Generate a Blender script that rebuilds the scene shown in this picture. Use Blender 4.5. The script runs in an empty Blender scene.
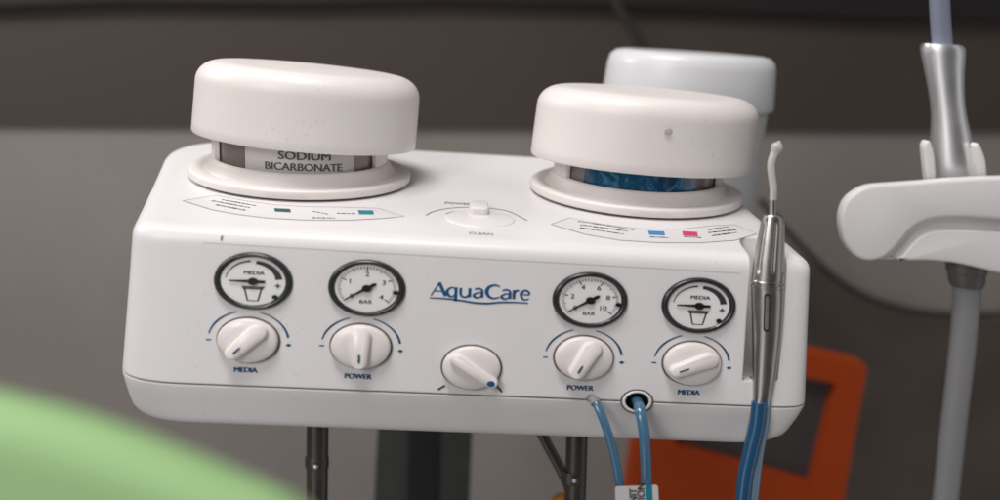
import bpy, bmesh, math, random
from mathutils import Vector, Matrix
random.seed(7)
sc = bpy.context.scene
U = 0.0005                      # one modelling unit is half a millimetre
S = 4/3                         # the appliance is a third wider than a round-dial one

# ------------------------------------------------------------------ camera
F_PX, PITCH, YAW, ROLL = 850.0, 0.265, 0.062, 0.066
Fv = Vector((math.sin(YAW)*math.cos(PITCH), math.cos(YAW)*math.cos(PITCH), -math.sin(PITCH)))
R0 = Vector((math.cos(YAW), -math.sin(YAW), 0)); U0 = R0.cross(Fv)
Rv = R0*math.cos(ROLL)+U0*math.sin(ROLL); Uv = U0*math.cos(ROLL)-R0*math.sin(ROLL)
CAM = -F_PX*(Fv+(466-500)/F_PX*Rv-(388-250)/F_PX*Uv)
cd = bpy.data.cameras.new('camera'); cam = bpy.data.objects.new('camera', cd); sc.collection.objects.link(cam)
M = Matrix((Rv, Uv, -Fv)).transposed().to_4x4(); M.translation = CAM*U
cam.matrix_world = M
cd.sensor_width = 36; cd.lens = 36*F_PX/1000; cd.clip_start = 0.01; cd.clip_end = 50
cd.dof.use_dof = True; cd.dof.focus_distance = 915*U; cd.dof.aperture_fstop = 3.3
sc.camera = cam

# ------------------------------------------------------------------ world and lamps
w = bpy.data.worlds.new('World'); sc.world = w; w.use_nodes = True
nt = w.node_tree; bg = nt.nodes['Background']; bg.inputs[1].default_value = 0.245
# surroundings: two bright bands and darker gaps, added for reflections on the metal
tc = nt.nodes.new('ShaderNodeTexCoord'); sx = nt.nodes.new('ShaderNodeSeparateXYZ'); nt.links.new(tc.outputs['Generated'], sx.inputs[0])
neg = nt.nodes.new('ShaderNodeMath'); neg.operation = 'MULTIPLY'; neg.inputs[1].default_value = -1; nt.links.new(sx.outputs[1], neg.inputs[0])
at = nt.nodes.new('ShaderNodeMath'); at.operation = 'ARCTAN2'; nt.links.new(sx.outputs[0], at.inputs[0]); nt.links.new(neg.outputs[0], at.inputs[1])
mp = nt.nodes.new('ShaderNodeMapRange'); mp.inputs[1].default_value = -math.pi; mp.inputs[2].default_value = math.pi; nt.links.new(at.outputs[0], mp.inputs[0])
rp = nt.nodes.new('ShaderNodeValToRGB'); nt.links.new(mp.outputs[0], rp.inputs[0]); nt.links.new(rp.outputs[0], bg.inputs[0])
el = rp.color_ramp.elements; el[0].position = 0; el[0].color = (.5, .48, .48, 1); el[1].position = 1; el[1].color = (.5, .48, .48, 1)
for p_, v_ in ((.2, .9), (.33, .35), (.385, .25), (.40, 5.5), (.44, 5.5), (.46, .5), (.50, .30), (.58, .22), (.64, .3), (.655, 2.6), (.70, 2.6), (.72, .35), (.85, .8)):
    e_ = el.new(p_); e_.color = (v_, v_*.97, v_*.97, 1)
def area(name, loc, target, size, power, col, sy=None):
    l = bpy.data.lights.new(name, 'AREA'); l.energy = power; l.color = col; l.size = size
    if sy: l.shape = 'RECTANGLE'; l.size_y = sy
    o = bpy.data.objects.new(name, l); sc.collection.objects.link(o)
    o.location = loc; o.rotation_euler = (Vector(target)-Vector(loc)).to_track_quat('-Z', 'Y').to_euler()
    return o
area('ceiling_lamp', (-0.25, -0.25, 1.35), (0, 0.1, 0.05), 0.6, 14.5, (1.0, 0.965, 0.95), 0.35)
area('room_lamp', (-0.75, -1.1, 0.75), (0, 0, 0.05), 0.4, 6.0, (1.0, 0.96, 0.94))
area('wall_fill', (-1.15, 0.25, 0.75), (-0.75, 0.85, -0.15), 0.4, 8.5, (1.0, 0.97, 0.94))  # added area light that brightens the left part of the wall
sc.view_settings.view_transform = 'Standard'; sc.view_settings.look = 'None'; sc.view_settings.exposure = 0; sc.view_settings.gamma = 1
sc.cycles.use_denoising = True

# ------------------------------------------------------------------ geometry of the view: pixel on a real plane
def ray(x, y): return Fv+(x-500)/F_PX*Rv-(y-250)/F_PX*Uv
def on(x, y, P, N):
    d = ray(x, y); return CAM+d*((P-CAM).dot(N)/d.dot(N))
T = 0.15                                        # lean of the front panel
PN = Vector((0, -math.cos(T), math.sin(T))); PV = Vector((0, math.sin(T), math.cos(T))); PX = Vector((1, 0, 0))
def onp(x, y, w=0): return on(x, y, PN*w, PN)
def ony(x, y, Y): return on(x, y, Vector((0, Y, 0)), Vector((0, 1, 0)))
def onz(x, y, Z): return on(x, y, Vector((0, 0, Z)), Vector((0, 0, 1)))
RIDGE = onp(474, 243)
SIG = 0.093                                     # slope of the top, rising to the back
TN = Vector((0, -math.sin(SIG), math.cos(SIG))); TY = Vector((0, math.cos(SIG), math.sin(SIG)))
def ont(x, y, h=0): return on(x, y, RIDGE+TN*h, TN)
def pan(u, v, w=0): return PX*u+PV*v+PN*w
def uv(x, y):
    P = onp(x, y); return P.x, P.dot(PV)

# ------------------------------------------------------------------ materials
def mat(name, col, rough=0.45, metal=0, spec=0.5, coat=0, noise=0.0, nscale=40, bump=0.0, bscale=200, trans=0, sss=0, bevel=0, ior=1.45, specks=0):
    m = bpy.data.materials.new(name); m.use_nodes = True; nt = m.node_tree; b = nt.nodes['Principled BSDF']
    b.inputs['Base Color'].default_value = (*col, 1); b.inputs['Roughness'].default_value = rough; b.inputs['Metallic'].default_value = metal
    b.inputs['Specular IOR Level'].default_value = spec; b.inputs['Coat Weight'].default_value = coat; b.inputs['Coat Roughness'].default_value = 0.25
    b.inputs['Transmission Weight'].default_value = trans; b.inputs['IOR'].default_value = ior
    if sss: b.inputs['Subsurface Weight'].default_value = sss; b.inputs['Subsurface Scale'].default_value = 0.003
    tc = nt.nodes.new('ShaderNodeTexCoord')
    if noise:
        n = nt.nodes.new('ShaderNodeTexNoise'); n.inputs['Scale'].default_value = nscale; n.inputs['Detail'].default_value = 6
        nt.links.new(tc.outputs['Object'], n.inputs['Vector'])
        mx = nt.nodes.new('ShaderNodeMix'); mx.data_type = 'RGBA'
        mx.inputs[6].default_value = (*[c*(1-noise) for c in col], 1); mx.inputs[7].default_value = (*[min(1, c*(1+noise)) for c in col], 1)
        nt.links.new(n.outputs['Fac'], mx.inputs[0]); nt.links.new(mx.outputs[2], b.inputs['Base Color'])
        mr = nt.nodes.new('ShaderNodeMapRange'); mr.inputs[3].default_value = max(0.03, rough-0.08); mr.inputs[4].default_value = rough+0.1
        nt.links.new(n.outputs['Fac'], mr.inputs[0]); nt.links.new(mr.outputs[0], b.inputs['Roughness'])
    if specks:      # tiny settled dust and dull spots
        n3 = nt.nodes.new('ShaderNodeTexNoise'); n3.inputs['Scale'].default_value = 420; n3.inputs['Detail'].default_value = 2
        n4 = nt.nodes.new('ShaderNodeTexNoise'); n4.inputs['Scale'].default_value = 28; n4.inputs['Detail'].default_value = 4
        ad = nt.nodes.new('ShaderNodeMath'); ad.operation = 'MULTIPLY_ADD'; ad.inputs[1].default_value = .6
        nt.links.new(tc.outputs['Object'], n3.inputs['Vector']); nt.links.new(tc.outputs['Object'], n4.inputs['Vector'])
        nt.links.new(n4.outputs['Fac'], ad.inputs[0]); nt.links.new(n3.outputs['Fac'], ad.inputs[2])
        m3 = nt.nodes.new('ShaderNodeMapRange'); m3.inputs[1].default_value = 1.0; m3.inputs[2].default_value = 1.12; m3.inputs[4].default_value = specks
        nt.links.new(ad.outputs[0], m3.inputs[0])
        mk = nt.nodes.new('ShaderNodeMix'); mk.data_type = 'RGBA'; mk.inputs[7].default_value = (*[c*.6 for c in col], 1)
        src = b.inputs['Base Color'].links[0].from_socket; nt.links.new(src, mk.inputs[6]); nt.links.new(m3.outputs[0], mk.inputs[0]); nt.links.new(mk.outputs[2], b.inputs['Base Color'])
    bv = None
    if bevel:
        bv = nt.nodes.new('ShaderNodeBevel'); bv.inputs['Radius'].default_value = bevel; bv.samples = 6
        nt.links.new(bv.outputs[0], b.inputs['Normal'])
    if bump:
        n2 = nt.nodes.new('ShaderNodeTexNoise'); n2.inputs['Scale'].default_value = bscale; n2.inputs['Detail'].default_value = 3
        nt.links.new(tc.outputs['Object'], n2.inputs['Vector'])
        bp = nt.nodes.new('ShaderNodeBump'); bp.inputs['Strength'].default_value = bump; bp.inputs['Distance'].default_value = 0.0005
        nt.links.new(n2.outputs['Fac'], bp.inputs['Height']); nt.links.new(bp.outputs[0], b.inputs['Normal'])
        if bv: nt.links.new(bv.outputs[0], bp.inputs['Normal'])
    return m
WHITE = (0.73, 0.712, 0.718)
m_shell = mat('shell_plastic', WHITE, 0.36, noise=0.02, nscale=25, bump=0.05, bscale=900, bevel=0.0012, sss=0.05, specks=.3)
m_cap = mat('cap_plastic', (0.755, 0.71, 0.69), 0.40, noise=0.03, nscale=30, bump=0.12, bscale=700, sss=0.05, specks=.3)
m_knob = mat('knob_plastic', (0.75, 0.70, 0.685), 0.28, noise=0.02, nscale=60, bump=0.04, bscale=900, bevel=0.0005)
m_seam = mat('gasket_dark', (0.09, 0.075, 0.07), 0.7)
m_shade_mark = mat('gap_shade_mark_grey', (0.12, 0.10, 0.095), 0.7)  # dark grey for painted gap shade, also for outline and scratch marks
m_black = mat('black_plastic', (0.012, 0.012, 0.013), 0.35)
m_bezel = mat('bezel_black', (0.018, 0.018, 0.019), 0.25, coat=0.5)
m_dial = mat('dial_white', (0.78, 0.78, 0.775), 0.4, noise=0.02, coat=.8)
m_ink = mat('black_ink', (0.03, 0.03, 0.035), 0.5)
m_navy = mat('navy_ink', (0.008, 0.06, 0.15), 0.5)
m_brandblue = mat('blue_lettering', (0.006, 0.085, 0.21), 0.4)
m_grey = mat('grey_ink', (0.25, 0.27, 0.29), 0.5)
m_dim = mat('faded_ink', (0.085, 0.08, 0.085), 0.5)
m_scuff = mat('scuff', (0.47, 0.44, 0.42), 0.6)
m_teal = mat('teal_ink', (0.01, 0.20, 0.27), 0.5)
m_green = mat('dark_green_ink', (0.01, 0.09, 0.08), 0.5)
m_blue = mat('blue_ink', (0.03, 0.23, 0.52), 0.5)
m_pink = mat('pink_ink', (0.62, 0.04, 0.12), 0.5)
m_decal = mat('decal_film', (0.70, 0.68, 0.69), 0.3)
m_glass = mat('jar_plastic', (0.20, 0.17, 0.155), 0.12, coat=0.6, noise=0.35, nscale=35)
m_label = mat('paper_label', (0.60, 0.57, 0.56), 0.45, noise=0.05)
m_steel = mat('steel', (0.46, 0.44, 0.42), 0.3, metal=1, noise=0.08, nscale=80)
m_satin = mat('satin_aluminium', (0.90, 0.90, 0.91), 0.38, metal=1, noise=0.04)
m_tip = mat('clear_tip', (0.70, 0.68, 0.66), 0.2, trans=0.4, coat=0.5)
m_tube = mat('blue_tube', (0.07, 0.19, 0.33), 0.16, coat=0.7, trans=0.35, noise=0.12, nscale=90)
m_tube2 = mat('deep_blue_tube', (0.010, 0.07, 0.16), 0.16, coat=0.7, noise=0.1, nscale=90)
m_tubeclear = mat('clear_blue_tube', (0.13, 0.20, 0.29), 0.15, coat=0.8, noise=0.1)
m_hose = mat('grey_hose', (0.215, 0.215, 0.22), 0.5, noise=0.06)
m_hoseblue = mat('blue_grey_hose', (0.19, 0.21, 0.28), 0.45, noise=0.04)
m_holder = mat('holder_plastic', (0.74, 0.725, 0.72), 0.4, noise=0.03, bevel=0.002)
m_dark = mat('dark_metal', (0.09, 0.08, 0.073), 0.36, metal=0.6, noise=0.15)
m_bottle = mat('milky_plastic', (0.79, 0.80, 0.82), 0.3, trans=0.2, sss=0.2, noise=0.05, nscale=20)
m_wallup = mat('brown_board', (0.043, 0.032, 0.026), 0.7, noise=0.18, nscale=3)
m_walllow = mat('grey_board', (0.20, 0.181, 0.166), 0.65, noise=0.28, nscale=3.5)
m_strip = mat('black_board', (0.006, 0.004, 0.004), 0.6)
m_panelbrown = mat('dark_brown_board', (0.062, 0.049, 0.040), 0.7, noise=0.5, nscale=7)
m_conn = mat('connector_grey', (0.09, 0.088, 0.086), 0.35, noise=0.1)
m_capor = mat('orange_plastic', (.45, .17, .01), .4, noise=.1)
m_cable = mat('dull_cable', (0.022, 0.018, 0.015), 0.6)
m_orange = mat('orange_paint', (0.33, 0.042, 0.004), 0.6, spec=.25, noise=0.08)
m_window = mat('dark_grey_panel', (0.055, 0.052, 0.050), 0.4)
m_pillar = mat('greenish_dark_paint', (0.035, 0.04, 0.034), 0.5, noise=0.1)
m_cushion = mat('green_upholstery', (0.275, 0.46, 0.20), 0.6, noise=0.05)

def blue_fill():
    m = bpy.data.materials.new('blue_powder_label'); m.use_nodes = True; nt = m.node_tree; b = nt.nodes['Principled BSDF']
    tc = nt.nodes.new('ShaderNodeTexCoord'); n = nt.nodes.new('ShaderNodeTexNoise'); n.inputs['Scale'].default_value = 120; n.inputs['Detail'].default_value = 5; n.inputs['Distortion'].default_value = 1.5
    r = nt.nodes.new('ShaderNodeValToRGB'); e = r.color_ramp.elements
    e[0].position = 0.3; e[0].color = (0.004, 0.04, 0.08, 1); e[1].position = 0.72; e[1].color = (0.10, 0.26, 0.42, 1)
    x = r.color_ramp.elements.new(0.52); x.color = (0.006, 0.085, 0.19, 1)
    nt.links.new(tc.outputs['Object'], n.inputs['Vector']); nt.links.new(n.outputs['Fac'], r.inputs[0]); nt.links.new(r.outputs[0], b.inputs['Base Color'])
    b.inputs['Roughness'].default_value = 0.15; b.inputs['Coat Weight'].default_value = 0.6
    return m
m_bluefill = blue_fill()

# ------------------------------------------------------------------ mesh helpers
def obj(name, bm, m, parent=None, smooth=True, ang=40):
    """link a bmesh built in modelling units as one mesh object"""
    bmesh.ops.recalc_face_normals(bm, faces=bm.faces)
    for v in bm.verts: v.co = v.co*U
    me = bpy.data.meshes.new(name); bm.to_mesh(me); bm.free()
    for ma in (m if isinstance(m, (list, tuple)) else [m]): me.materials.append(ma)
    if smooth:
        for p in me.polygons: p.use_smooth = True
        me.set_sharp_from_angle(angle=math.radians(ang))
    o = bpy.data.objects.new(name, me); sc.collection.objects.link(o)
    if parent is not None:
        o.parent = parent; o.matrix_parent_inverse = parent.matrix_world.inverted()
    return o
def thing(name, label, cat, P, group=None):
    o = bpy.data.objects.new(name, None); sc.collection.objects.link(o); o.empty_display_size = 0.01
    o.location = Vector(P)*U; o.matrix_world = Matrix.Translation(Vector(P)*U)
    o['label'] = label; o['category'] = cat
    if group: o['group'] = group
    return o
def tag(o, label, cat, group=None):
    o['label'] = label; o['category'] = cat
    if group: o['group'] = group
    return o
def struct(name, bm, m, smooth=False):
    o = obj(name, bm, m, None, smooth); o['kind'] = 'structure'; return o
def rings(bm, rs, cap0=True, cap1=True, closed=True, mi=0):
    vs = [[bm.verts.new(p) for p in r] for r in rs]
    n = len(rs[0])
    for a, b in zip(vs, vs[1:]):
        for i in range(n if closed else n-1):
            f = bm.faces.new((a[i], a[(i+1) % n], b[(i+1) % n], b[i])); f.material_index = mi
    if cap0: bm.faces.new(vs[0]).material_index = mi
    if cap1: bm.faces.new(list(reversed(vs[-1]))).material_index = mi
    return vs
def lathe(bm, C, A, B, N, prof, n=96, cap0=True, cap1=True, a0=0, a1=2*math.pi, flute=None):
    """prof: (radius, height) pairs; A is stretched by S"""
    full = abs(a1-a0-2*math.pi) < 1e-6
    k = n if full else n+1
    rs = []
    for r, h in prof:
        row = []
        for i in range(k):
            a = a0+(a1-a0)*i/n
            rr = r*(flute(a, h) if flute else 1)
            row.append(C+A*(S*rr*math.cos(a))+B*(rr*math.sin(a))+N*h)
        rs.append(row)
    return rings(bm, rs, cap0, cap1, full)
def box(bm, O, A, B, Cc):
    vs = [bm.verts.new(O+A*i+B*j+Cc*k) for i in (0, 1) for j in (0, 1) for k in (0, 1)]
    for q in ((0, 1, 3, 2), (4, 6, 7, 5), (0, 4, 5, 1), (2, 3, 7, 6), (0, 2, 6, 4), (1, 5, 7, 3)): bm.faces.new([vs[i] for i in q])
    return vs
def spline(pts, n=12):
    P = [Vector(p) for p in pts]; P = [P[0]*2-P[1]]+P+[P[-1]*2-P[-2]]; out = []
    for i in range(1, len(P)-2):
        for k in range(n):
            t = k/n
            out.append(0.5*((2*P[i])+(P[i+1]-P[i-1])*t+(2*P[i-1]-5*P[i]+4*P[i+1]-P[i+2])*t*t+(3*P[i]-P[i-1]-3*P[i+1]+P[i+2])*t**3))
    out.append(P[-2]); return out
def tube(bm, pts, rad, n=20, sx=S, caps=True):
    """pts centres, rad number or list, cross-section widened along x"""
    rs = []
    for i, p in enumerate(pts):
        t = (pts[min(i+1, len(pts)-1)]-pts[max(i-1, 0)]).normalized()
        a = (PX-t*PX.dot(t))
        if a.length < 0.3: a = Vector((0, 1, 0))-t*t.y
        a.normalize(); b = t.cross(a).normalized()
        r = rad[i] if isinstance(rad, (list, tuple)) else rad
        rs.append([p+a*(sx*r*math.cos(2*math.pi*k/n))+b*(r*math.sin(2*math.pi*k/n)) for k in range(n)])
    rings(bm, rs, caps, caps)
def poly2(bm, pts, f, h0, h1, mi=0):
    """flat outline pts (a,b) lifted by f(a,b,h) between heights h0 and h1"""
    n = len(pts)
    lo = [bm.verts.new(f(a, b, h0)) for a, b in pts]; hi = [bm.verts.new(f(a, b, h1)) for a, b in pts]
    for i in range(n): bm.faces.new((lo[i], lo[(i+1) % n], hi[(i+1) % n], hi[i])).material_index = mi
    bm.faces.new(hi).material_index = mi; bm.faces.new(list(reversed(lo))).material_index = mi
def stroke(bm, pts, wd, f, h=0.25):
    """ink line of width wd (number or list) through (a,b) points"""
    n = len(pts); L = []; Rr = []
    for i, (a, b) in enumerate(pts):
        a0, b0 = pts[max(i-1, 0)]; a1, b1 = pts[min(i+1, n-1)]
        dx, dy = a1-a0, b1-b0; l = math.hypot(dx, dy) or 1; nx, ny = -dy/l, dx/l
        ww = (wd[i] if isinstance(wd, (list, tuple)) else wd)/2
        L.append((a+nx*ww, b+ny*ww)); Rr.append((a-nx*ww, b-ny*ww))
    for i in range(n-1):
        vs = [bm.verts.new(f(a, b, h)) for a, b in (L[i], L[i+1], Rr[i+1], Rr[i])]
        bm.faces.new(vs)
def disc2(bm, a, b, r, f, h, n=24):
    bm.faces.new([bm.verts.new(f(a+r*math.cos(2*math.pi*k/n), b+r*math.sin(2*math.pi*k/n), h)) for k in range(n)])
def text(bm, s, size, f, a, b, h=0.25, align='CENTER', bold=0.0, wide=1.0, rot=0.0):
    """lettering: size is the font size in units before widening; (a,b) its centre"""
    cu = bpy.data.curves.new('t', 'FONT'); cu.body = s; cu.size = size; cu.align_x = align; cu.align_y = 'CENTER'; cu.resolution_u = 4
    o = bpy.data.objects.new('t', cu); sc.collection.objects.link(o)
    dg = bpy.context.evaluated_depsgraph_get(); me = bpy.data.meshes.new_from_object(o.evaluated_get(dg))
    t = bmesh.new(); t.from_mesh(me)
    c, s_ = math.cos(rot), math.sin(rot)
    for ci, off in enumerate((0,) if not bold else (-bold*size, 0, bold*size)):
      vm = {}
      for v in t.verts:
        x, y = v.co.x*wide+off, v.co.y+(abs(off)*.3 if ci else -off*-.3)
        vm[v.index] = bm.verts.new(f(a+x*c-y*s_, b+x*s_+y*c, h+.02*ci))
      for fc in t.faces:
        try: bm.faces.new([vm[v.index] for v in fc.verts])
        except ValueError: pass
    t.free(); bpy.data.meshes.remove(me); bpy.data.objects.remove(o); bpy.data.curves.remove(cu)
def pf(u0, v0):                                      # round-dial coordinates around a point of the panel
    return lambda a, b, h: pan(u0+a*S, v0+b, h)
def boolean(o, cutters, op='DIFFERENCE'):
    for c in cutters:
        md = o.modifiers.new('b', 'BOOLEAN'); md.operation = op; md.object = c; md.solver = 'EXACT'
    dg = bpy.context.evaluated_depsgraph_get(); dg.update()
    me = bpy.data.meshes.new_from_object(o.evaluated_get(dg)); o.modifiers.clear(); old = o.data; nm = old.name; o.data = me
    bpy.data.meshes.remove(old); me.name = nm
    for p in me.polygons: p.use_smooth = True
    me.set_sharp_from_angle(angle=math.radians(35))
def drop(os_):
    for o in os_:
        me = o.data; bpy.data.objects.remove(o); bpy.data.meshes.remove(me)

# ------------------------------------------------------------------ background
def panel_px(name, q, Y, th, m):
    bm = bmesh.new(); a = [ony(x, y, Y) for x, y in q]; b = [p+Vector((0, th, 0)) for p in a]
    rings(bm, [a, b]); return struct(name, bm, m)
YW = 1700
panel_px('wall_upper', [(-900, -60), (1700, -35), (1700, 136), (-900, 117)], YW, 18, m_wallup)
panel_px('wall_lower', [(-900, 100), (1700, 120), (1700, 2500), (-900, 2500)], YW+20, 60, m_walllow)
panel_px('wall_trim', [(-900, -700), (1700, -700), (1700, 24), (1000, 20), (860, 17), (600, 4), (440, 0), (300, 3), (120, 1), (0, 6), (-900, 6)], YW-40, 30, m_strip)

panel_px('wall_panel', [(765, 232), (830, 276), (880, 303), (940, 317), (1000, 322), (1700, 330), (1700, 2400), (765, 2400)], YW-10, 24, m_panelbrown)
# ------------------------------------------------------------------ the console
con = thing('dental_console', 'wide off-white tabletop powder-jet console with two capped jars, four round dials and five knobs', 'dental console', Vector((0, 150, -60)))
SEAM_Z = -6.5
def quad_outline(q, rad, n=14, m=10):
    """q: corners FL,FR,BR,BL as Vectors in one plane; rad per corner; rounded outline"""
    out = []
    for i in range(4):
        P = q[i]; A = q[i-1]; B = q[(i+1) % 4]
        a = (A-P).normalized(); b = (B-P).normalized(); r = rad[i]
        s = P+a*r*S if abs(a.x) > .7 else P+a*r; e = P+b*r*S if abs(b.x) > .7 else P+b*r
        for k in range(n+1):
            t = k/n; t2 = t
            w0, w1, w2 = (1-t2)**2, 2*(1-t2)*t2*1.12, t2**2; ws = w0+w1+w2
            out.append((s*w0+P*w1+e*w2)/ws)
        P2 = q[(i+1) % 4]; A2 = P; r2 = rad[(i+1) % 4]
        a2 = (A2-P2).normalized(); s2 = P2+a2*r2*(S if abs(a2.x) > .7 else 1)
        for k in range(1, m): out.append(e.lerp(s2, k/m))
    return out
def inset(q, d):
    c = (q[0]+q[1]+q[2]+q[3])/4; out = []
    for i in range(4):
        P = q[i]; a = (q[i-1]-P).normalized(); b = (q[(i+1) % 4]-P).normalized()
        out.append(P+(a*(S*d if abs(a.x) > .7 else d))+(b*(S*d if abs(b.x) > .7 else d)))
    return out
# plan corners
zs = lambda x, y: onz(x, y, SEAM_Z)
SL = ony(116.5, 369, 30).x; SR = ony(801, 402, 30).x
seamY = pan(0, SEAM_Z).y
Sq = [Vector((SL, seamY, SEAM_Z)), Vector((SR, seamY, SEAM_Z)), Vector((SR-18, seamY+440, SEAM_Z)), Vector((SL+18, seamY+440, SEAM_Z))]
TLf = ont(114, 240); TRf = ont(823, 268)
TLf = Vector((TLf.x, RIDGE.y, 0)); TRf = Vector((TRf.x, RIDGE.y, 0))
TBL = ont(164, 139); TBR = ont(698, 160)
ybk = (TBL.y+TBR.y)/2
def topz(P): return Vector((P.x, P.y, RIDGE.z+(P.y-RIDGE.y)*math.tan(SIG)))
Tq = [topz(TLf), topz(TRf), topz(Vector((TBR.x, ybk, 0))), topz(Vector((TBL.x, ybk, 0)))]
rS = [58, 30, 60, 60]; rT = [26, 14, 80, 120]
FIL = 15
def shell_bm():
    So = quad_outline(Sq, rS); To = quad_outline(Tq, rT)
    To2 = quad_outline(inset(Tq, FIL), [max(4, r-FIL*.6) for r in rT]); To3 = quad_outline(inset(Tq, FIL+4), [max(4, r-FIL*.6-2) for r in rT])
    rs = []
    for k in (0, .02, .25, .5, .75): rs.append([s.lerp(t, k) for s, t in zip(So, To)])
    W = [t+(s-t).normalized()*FIL for s, t in zip(So, To)]
    rs.append([w_.lerp(s, .03) for w_, s in zip(W, So)])
    for k in range(0, 9):
        t = k/8; rs.append([w_*(1-t)**2+c*2*t*(1-t)+i_*t*t for w_, c, i_ in zip(W, To, To2)])
    rs.append(To3)
    bm = bmesh.new(); rings(bm, rs); return bm
shell = obj('upper_shell', shell_bm(), m_shell, con)
BOT = -58
dz = lambda P, y, z: Vector((P.x, y, z))
Bq = [Vector((SL+10, seamY+10, BOT)), Vector((SR-20, seamY+10, BOT)), Vector((SR-60, seamY+420, BOT)), Vector((SL+40, seamY+420, BOT))]
def base_bm():
    z1 = SEAM_Z-1.6
    So = quad_outline([Vector((p.x, p.y, z1)) for p in Sq], rS)
    Bo = quad_outline(Bq, [60, 44, 60, 60]); f = 20
    Bi = quad_outline(inset(Bq, 14), [34, 34, 50, 50])
    Mo = [s.lerp(b, .5)+Vector((0, 0, 0)) for s, b in zip(So, Bo)]
    cx = (SL+SR)/2
    rs = [So, [s+Vector((0, 0, -2)) for s in So]]
    for s_, b in ((.3, .09), (.6, .28)): rs.append([Vector((s.x+(q.x-s.x)*b, s.y+(q.y-s.y)*s_, s.z+(q.z-s.z)*s_)) for s, q in zip(So, Bo)])
    W = [Vector((s.x+(q.x-s.x)*.42, s.y+(q.y-s.y)*.75, s.z+(q.z-s.z)*.75)) for s, q in zip(So, Bo)]
    for k in range(0, 9):
        t = k/8; rs.append([w_*(1-t)**2+c*2*t*(1-t)+i_*t*t for w_, c, i_ in zip(W, Bo, Bi)])
    bm = bmesh.new(); rings(bm, rs); return bm
base = obj('lower_base', base_bm(), m_shell, con)
gb = bmesh.new(); gq = inset(Sq, 1.4)
rings(gb, [[p+Vector((0, 0, -4)) for p in quad_outline(gq, rS)], [p+Vector((0, 0, 1)) for p in quad_outline(gq, rS)]])
gasket = obj('seam_gasket', gb, m_seam, con)

# holster channel, tube slot, hose port
def prism(px, w0, w1):
    bm = bmesh.new(); a = [onp(x, y) for x, y in px]
    rings(bm, [[p+PN*w0 for p in a], [p+PN*w1 for p in a]])
    return obj('cut', bm, m_shell)
def roundcut(px, w0, w1, n=10):
    """channel cutter with a rounded floor: px = left and right edge lines, top to bottom"""
    rows = []
    for (xl, xr, y) in px:
        A = onp(xl, y); B = onp(xr, y-0); C = (A+B)/2; hw = (B-A)/2
        row = [A+PN*w1]
        for k in range(n+1):
            t = math.pi*k/n; row.append(C-hw*math.copysign(abs(math.cos(t))**.6, math.cos(t))+PN*(w0*abs(math.sin(t))**.6))
        row.append(B+PN*w1); rows.append(row)
    bm = bmesh.new(); rings(bm, rows); return obj('cut', bm, m_shell)
cuts = [roundcut([(758, 799, 150), (751, 788, 260), (747, 784, 310), (742.5, 778, 381)], -58, 60),
        roundcut([(755, 773, 360), (753.5, 770.5, 402), (748, 770, 460), (744, 769, 520)], -24, 60)]
pb = bmesh.new(); PC = onp(637, 401.5); lathe(pb, PC, PX, PV, PN, [(10.6, -40), (10.6, 30)], 48); cuts.append(obj('cut', pb, m_shell))
pb2 = bmesh.new(); PC2 = onp(591, 398); lathe(pb2, PC2, PX, PV, PN, [(3.4, -25), (3.4, 30)], 32); cuts.append(obj('cut', pb2, m_shell))
boolean(shell, cuts); boolean(base, cuts); boolean(gasket, cuts)
drop(cuts)
bm = bmesh.new(); lathe(bm, PC, PX, PV, PN, [(8.9, -16), (8.9, .2), (9.3, 1.0), (10.0, 1.2), (10.9, 1.0), (11.4, .4), (11.8, -1)], 64, False, False)
port = obj('hose_port', bm, m_shell, con)
bm = bmesh.new(); lathe(bm, PC, PX, PV, PN, [(12.9, .12), (12.9, .4), (11.2, .45)], 64, False, False); obj('port_outline', bm, m_shade_mark, port)
bm = bmesh.new(); lathe(bm, PC, PX, PV, PN, [(9.2, 0.5), (8.8, 0.3), (8.6, -14), (0.1, -15)], 48, False, False); obj('port_lining', bm, m_black, port)

# front print field outline and small scratch mark
bm = bmesh.new()
e0 = [uv(x, y) for x, y in ((203, 242.5), (330, 250), (480, 258.5), (600, 265), (741, 273))]
stroke(bm, e0, 0.7, lambda a, b, h: pan(a, b, h)); obj('panel_edge_line', bm, m_label, con)
bm = bmesh.new(); stroke(bm, [uv(221, 240), uv(222.3, 235.5)], 1.4, lambda a, b, h: pan(a, b, h), 0.4); obj('scuff_mark', bm, m_shade_mark, con)

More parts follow.
